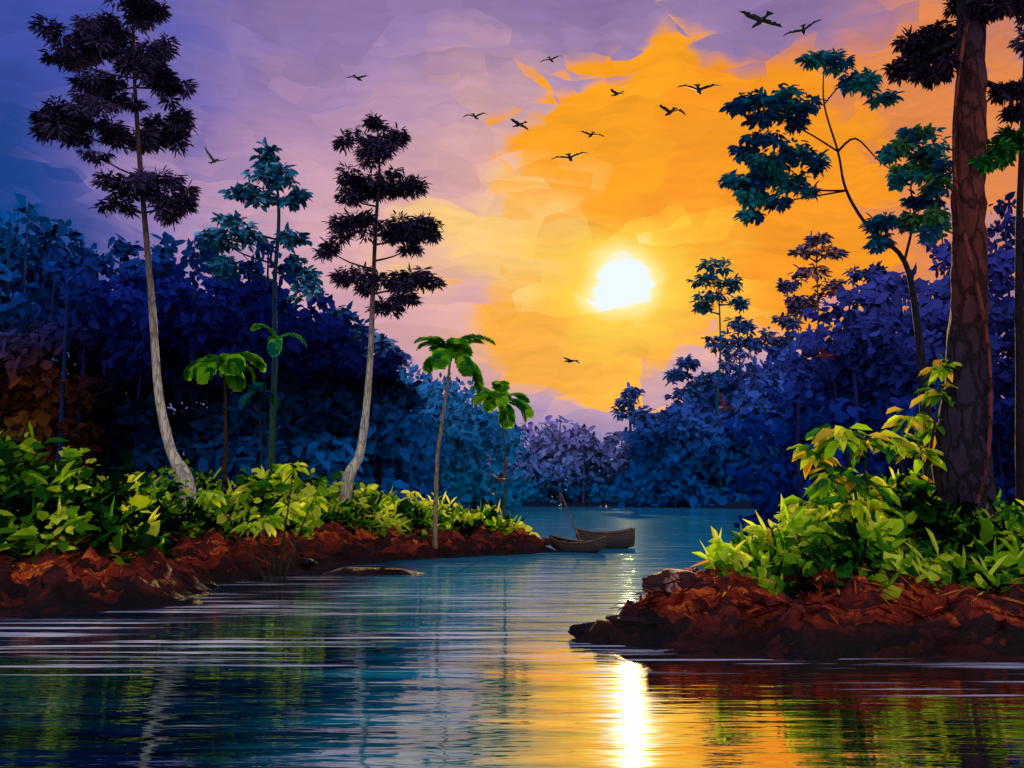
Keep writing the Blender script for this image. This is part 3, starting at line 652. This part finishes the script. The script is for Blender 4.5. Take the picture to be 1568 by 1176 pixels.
# ------------------------------------------------------------ canoes
def canoe(name,pos,length,beam,depth,heading,roll=0,square=False):
    V=[];Fc=[];ns=17;nr=9
    e=empty(name); e.location=pos; e.rotation_euler=(roll,0,heading)
    up=.22 if square else .55
    def ring(t,off):
        s=2*t-1
        w=beam/2*((1-abs(s)**2.4)**.8 if not(square and s>0) else (1-.35*s**2)); w=max(w-off,0.012)
        sheer=depth*(1+up*abs(s)**2.5); keel=depth*.75*abs(s)**4 if not(square and s>0) else depth*.2*s**4
        out=[]
        for k in range(nr):
            a=math.pi*k/(nr-1); cx=-math.cos(a)*w; cz=keel+off+(sheer-keel-off)*(1-math.sin(a)**.7)
            out.append((s*(length/2-off),cx,cz-.12))
        return out
    for off in (0,.04):
        b=len(V)
        for i in range(ns): V+=ring(i/(ns-1),off)
        for i in range(ns-1):
            for k in range(nr-1):
                a=b+i*nr+k; q=(a,a+1,a+nr+1,a+nr); Fc.append(q if off==0 else q[::-1])
        for i in (0,ns-1): Fc.append(tuple(b+i*nr+k for k in range(nr)))
    o=ns*nr
    for i in range(ns-1):
        for k in (0,nr-1):
            a=i*nr+k; Fc.append((a,a+nr,a+nr+o,a+o))
    mesh_np("hull",V,[i for f in Fc for i in f],[len(f) for f in Fc],None,M_boat,e)
    T=Tubes(); c=lin(90,70,55)
    for s in (-.5,.05,.55):
        w=beam/2*(1-abs(s)**2.4)**.8
        T.add([(s*length/2,-w,depth*.8),(s*length/2,w,depth*.8)],[.06,.06],[c,c],6,.02,2)
    for sd_ in (-1,1):
        pts=[]
        for i in range(ns):
            q=ring(i/(ns-1),0)[0 if sd_<0 else -1]; pts.append((q[0],q[1],q[2]+.01))
        T.add(pts,[.035]*ns,[lin(140,104,84)]*ns,6,.02,1)
    T.obj("thwarts_and_rails",M_bark,e)
    return e
canoe("canoe",(3.55,54.6,.04),3.7,.95,.62,math.radians(-38),0.08)
canoe("canoe",(5.4,58.5,.04),3.4,1.2,1.0,math.radians(4),0.0,True)
T=Tubes(); T.add([(3.9,54.3,.15),(3.3,54.6,1.6),W(859,755,54.8)],[.05,.05,.035],[lin(130,104,90)]*3,7,.03,3)
T.obj("mooring_pole",M_bark)

# ------------------------------------------------------------ birds
def bird(pos,span,heading,up1,up2,roll,mat,pitch=0,sweep=.25):
    V=[];Fc=[]
    prof=[(-.34,.004,.10),(-.30,.010,.085),(-.22,.018,.035),(-.14,.035,.035),(-.05,.055,.05),(.05,.062,.056),(.13,.05,.045),(.19,.03,.028),(.235,.034,.032),(.27,.028,.026),(.30,.010,.009),(.345,.003,.003)]
    seg=8
    for x,rz,ry in prof:
        for k in range(seg):
            a=2*math.pi*k/seg; V.append((x,math.cos(a)*ry*.85,math.sin(a)*rz*.85+(.02 if x>.18 else 0)))
    for i in range(len(prof)-1):
        for k in range(seg):
            a=i*seg+k;b=i*seg+(k+1)%seg; Fc.append((a,b,b+seg,a+seg))
    Fc.append(tuple(range(seg))); Fc.append(tuple((len(prof)-1)*seg+k for k in range(seg)))
    for s in (-1,1):
        n=9; y=.03;z=.02;x=.09; b=len(V)
        for i in range(n+1):
            t=i/n
            an=up1*(1-sm(np.array((t-.35)/.3)))+up2*sm(np.array((t-.35)/.3)); an=float(an)
            ch=.19*(1-t)**.6+.015 if t>.4 else .17+.05*t
            ch*=1+(.22 if i%2 else -.12)*(t>.35)
            V.append((x,s*y,z)); V.append((x-ch*.35,s*y,z+.022*(1-t))); V.append((x-ch,s*y,z-.005)); V.append((x-ch*.35,s*y,z-.012*(1-t)-.003))
            st=.5/n; y+=math.cos(an)*st; z+=math.sin(an)*st; x+=(.10 if t<.35 else -sweep*1.1)*st*1.6
        for i in range(n):
            for k in range(4):
                a=b+i*4+k;c=b+i*4+(k+1)%4; Fc.append((a,c,c+4,a+4))
        Fc.append((b,b+1,b+2,b+3)); Fc.append((b+n*4,b+n*4+1,b+n*4+2,b+n*4+3))
    o=mesh_np("bird",[(a*span*.95,b*span,c*span) for a,b,c in V],[i for f in Fc for i in f],[len(f) for f in Fc],None,mat,None,False)
    o.location=pos; o.rotation_euler=(roll,pitch,heading)
for (u,v,sp_,y,hd,a,b_,ro,pi) in [(328,247,46,34,20,.5,.9,.5,-.5),(548,120,40,40,10,.3,-.3,.1,0),(728,179,42,42,15,.4,-.5,0,0),(795,191,42,44,200,.2,-.3,.1,.1),(844,92,36,44,10,.3,-.4,-.1,0),(905,207,42,42,160,.3,-.4,.1,0),
   (873,242,60,36,20,.3,-.4,-.1,0),(945,144,36,46,200,.3,.0,-.1,.1),(1070,138,68,36,15,.4,-.3,.1,0),(1026,172,56,36,165,.5,-.7,.1,0),(1165,32,74,32,170,.2,-.2,.15,.1),(1230,47,60,34,15,.35,-.2,-.3,0),(874,553,40,60,195,.2,-.3,.1,0)]:
    bird(W(u,v,y),sp_/F*y*1.1,math.radians(hd+ (58 if hd<90 else -58)),a,b_,ro,M_bird,pi)
for (u,v,sp_,y,hd,a,b_,ro) in [(1265,545,46,46,190,.3,-.2,.2),(1110,625,48,46,160,.7,.4,.6),(768,735,48,48,120,.9,.6,-.4),(754,757,30,48,150,.6,.3,.3)]:
    bird(W(u,v,y),sp_/F*y*1.25,math.radians(hd-50),a,b_,ro,M_redbird)
print("done")
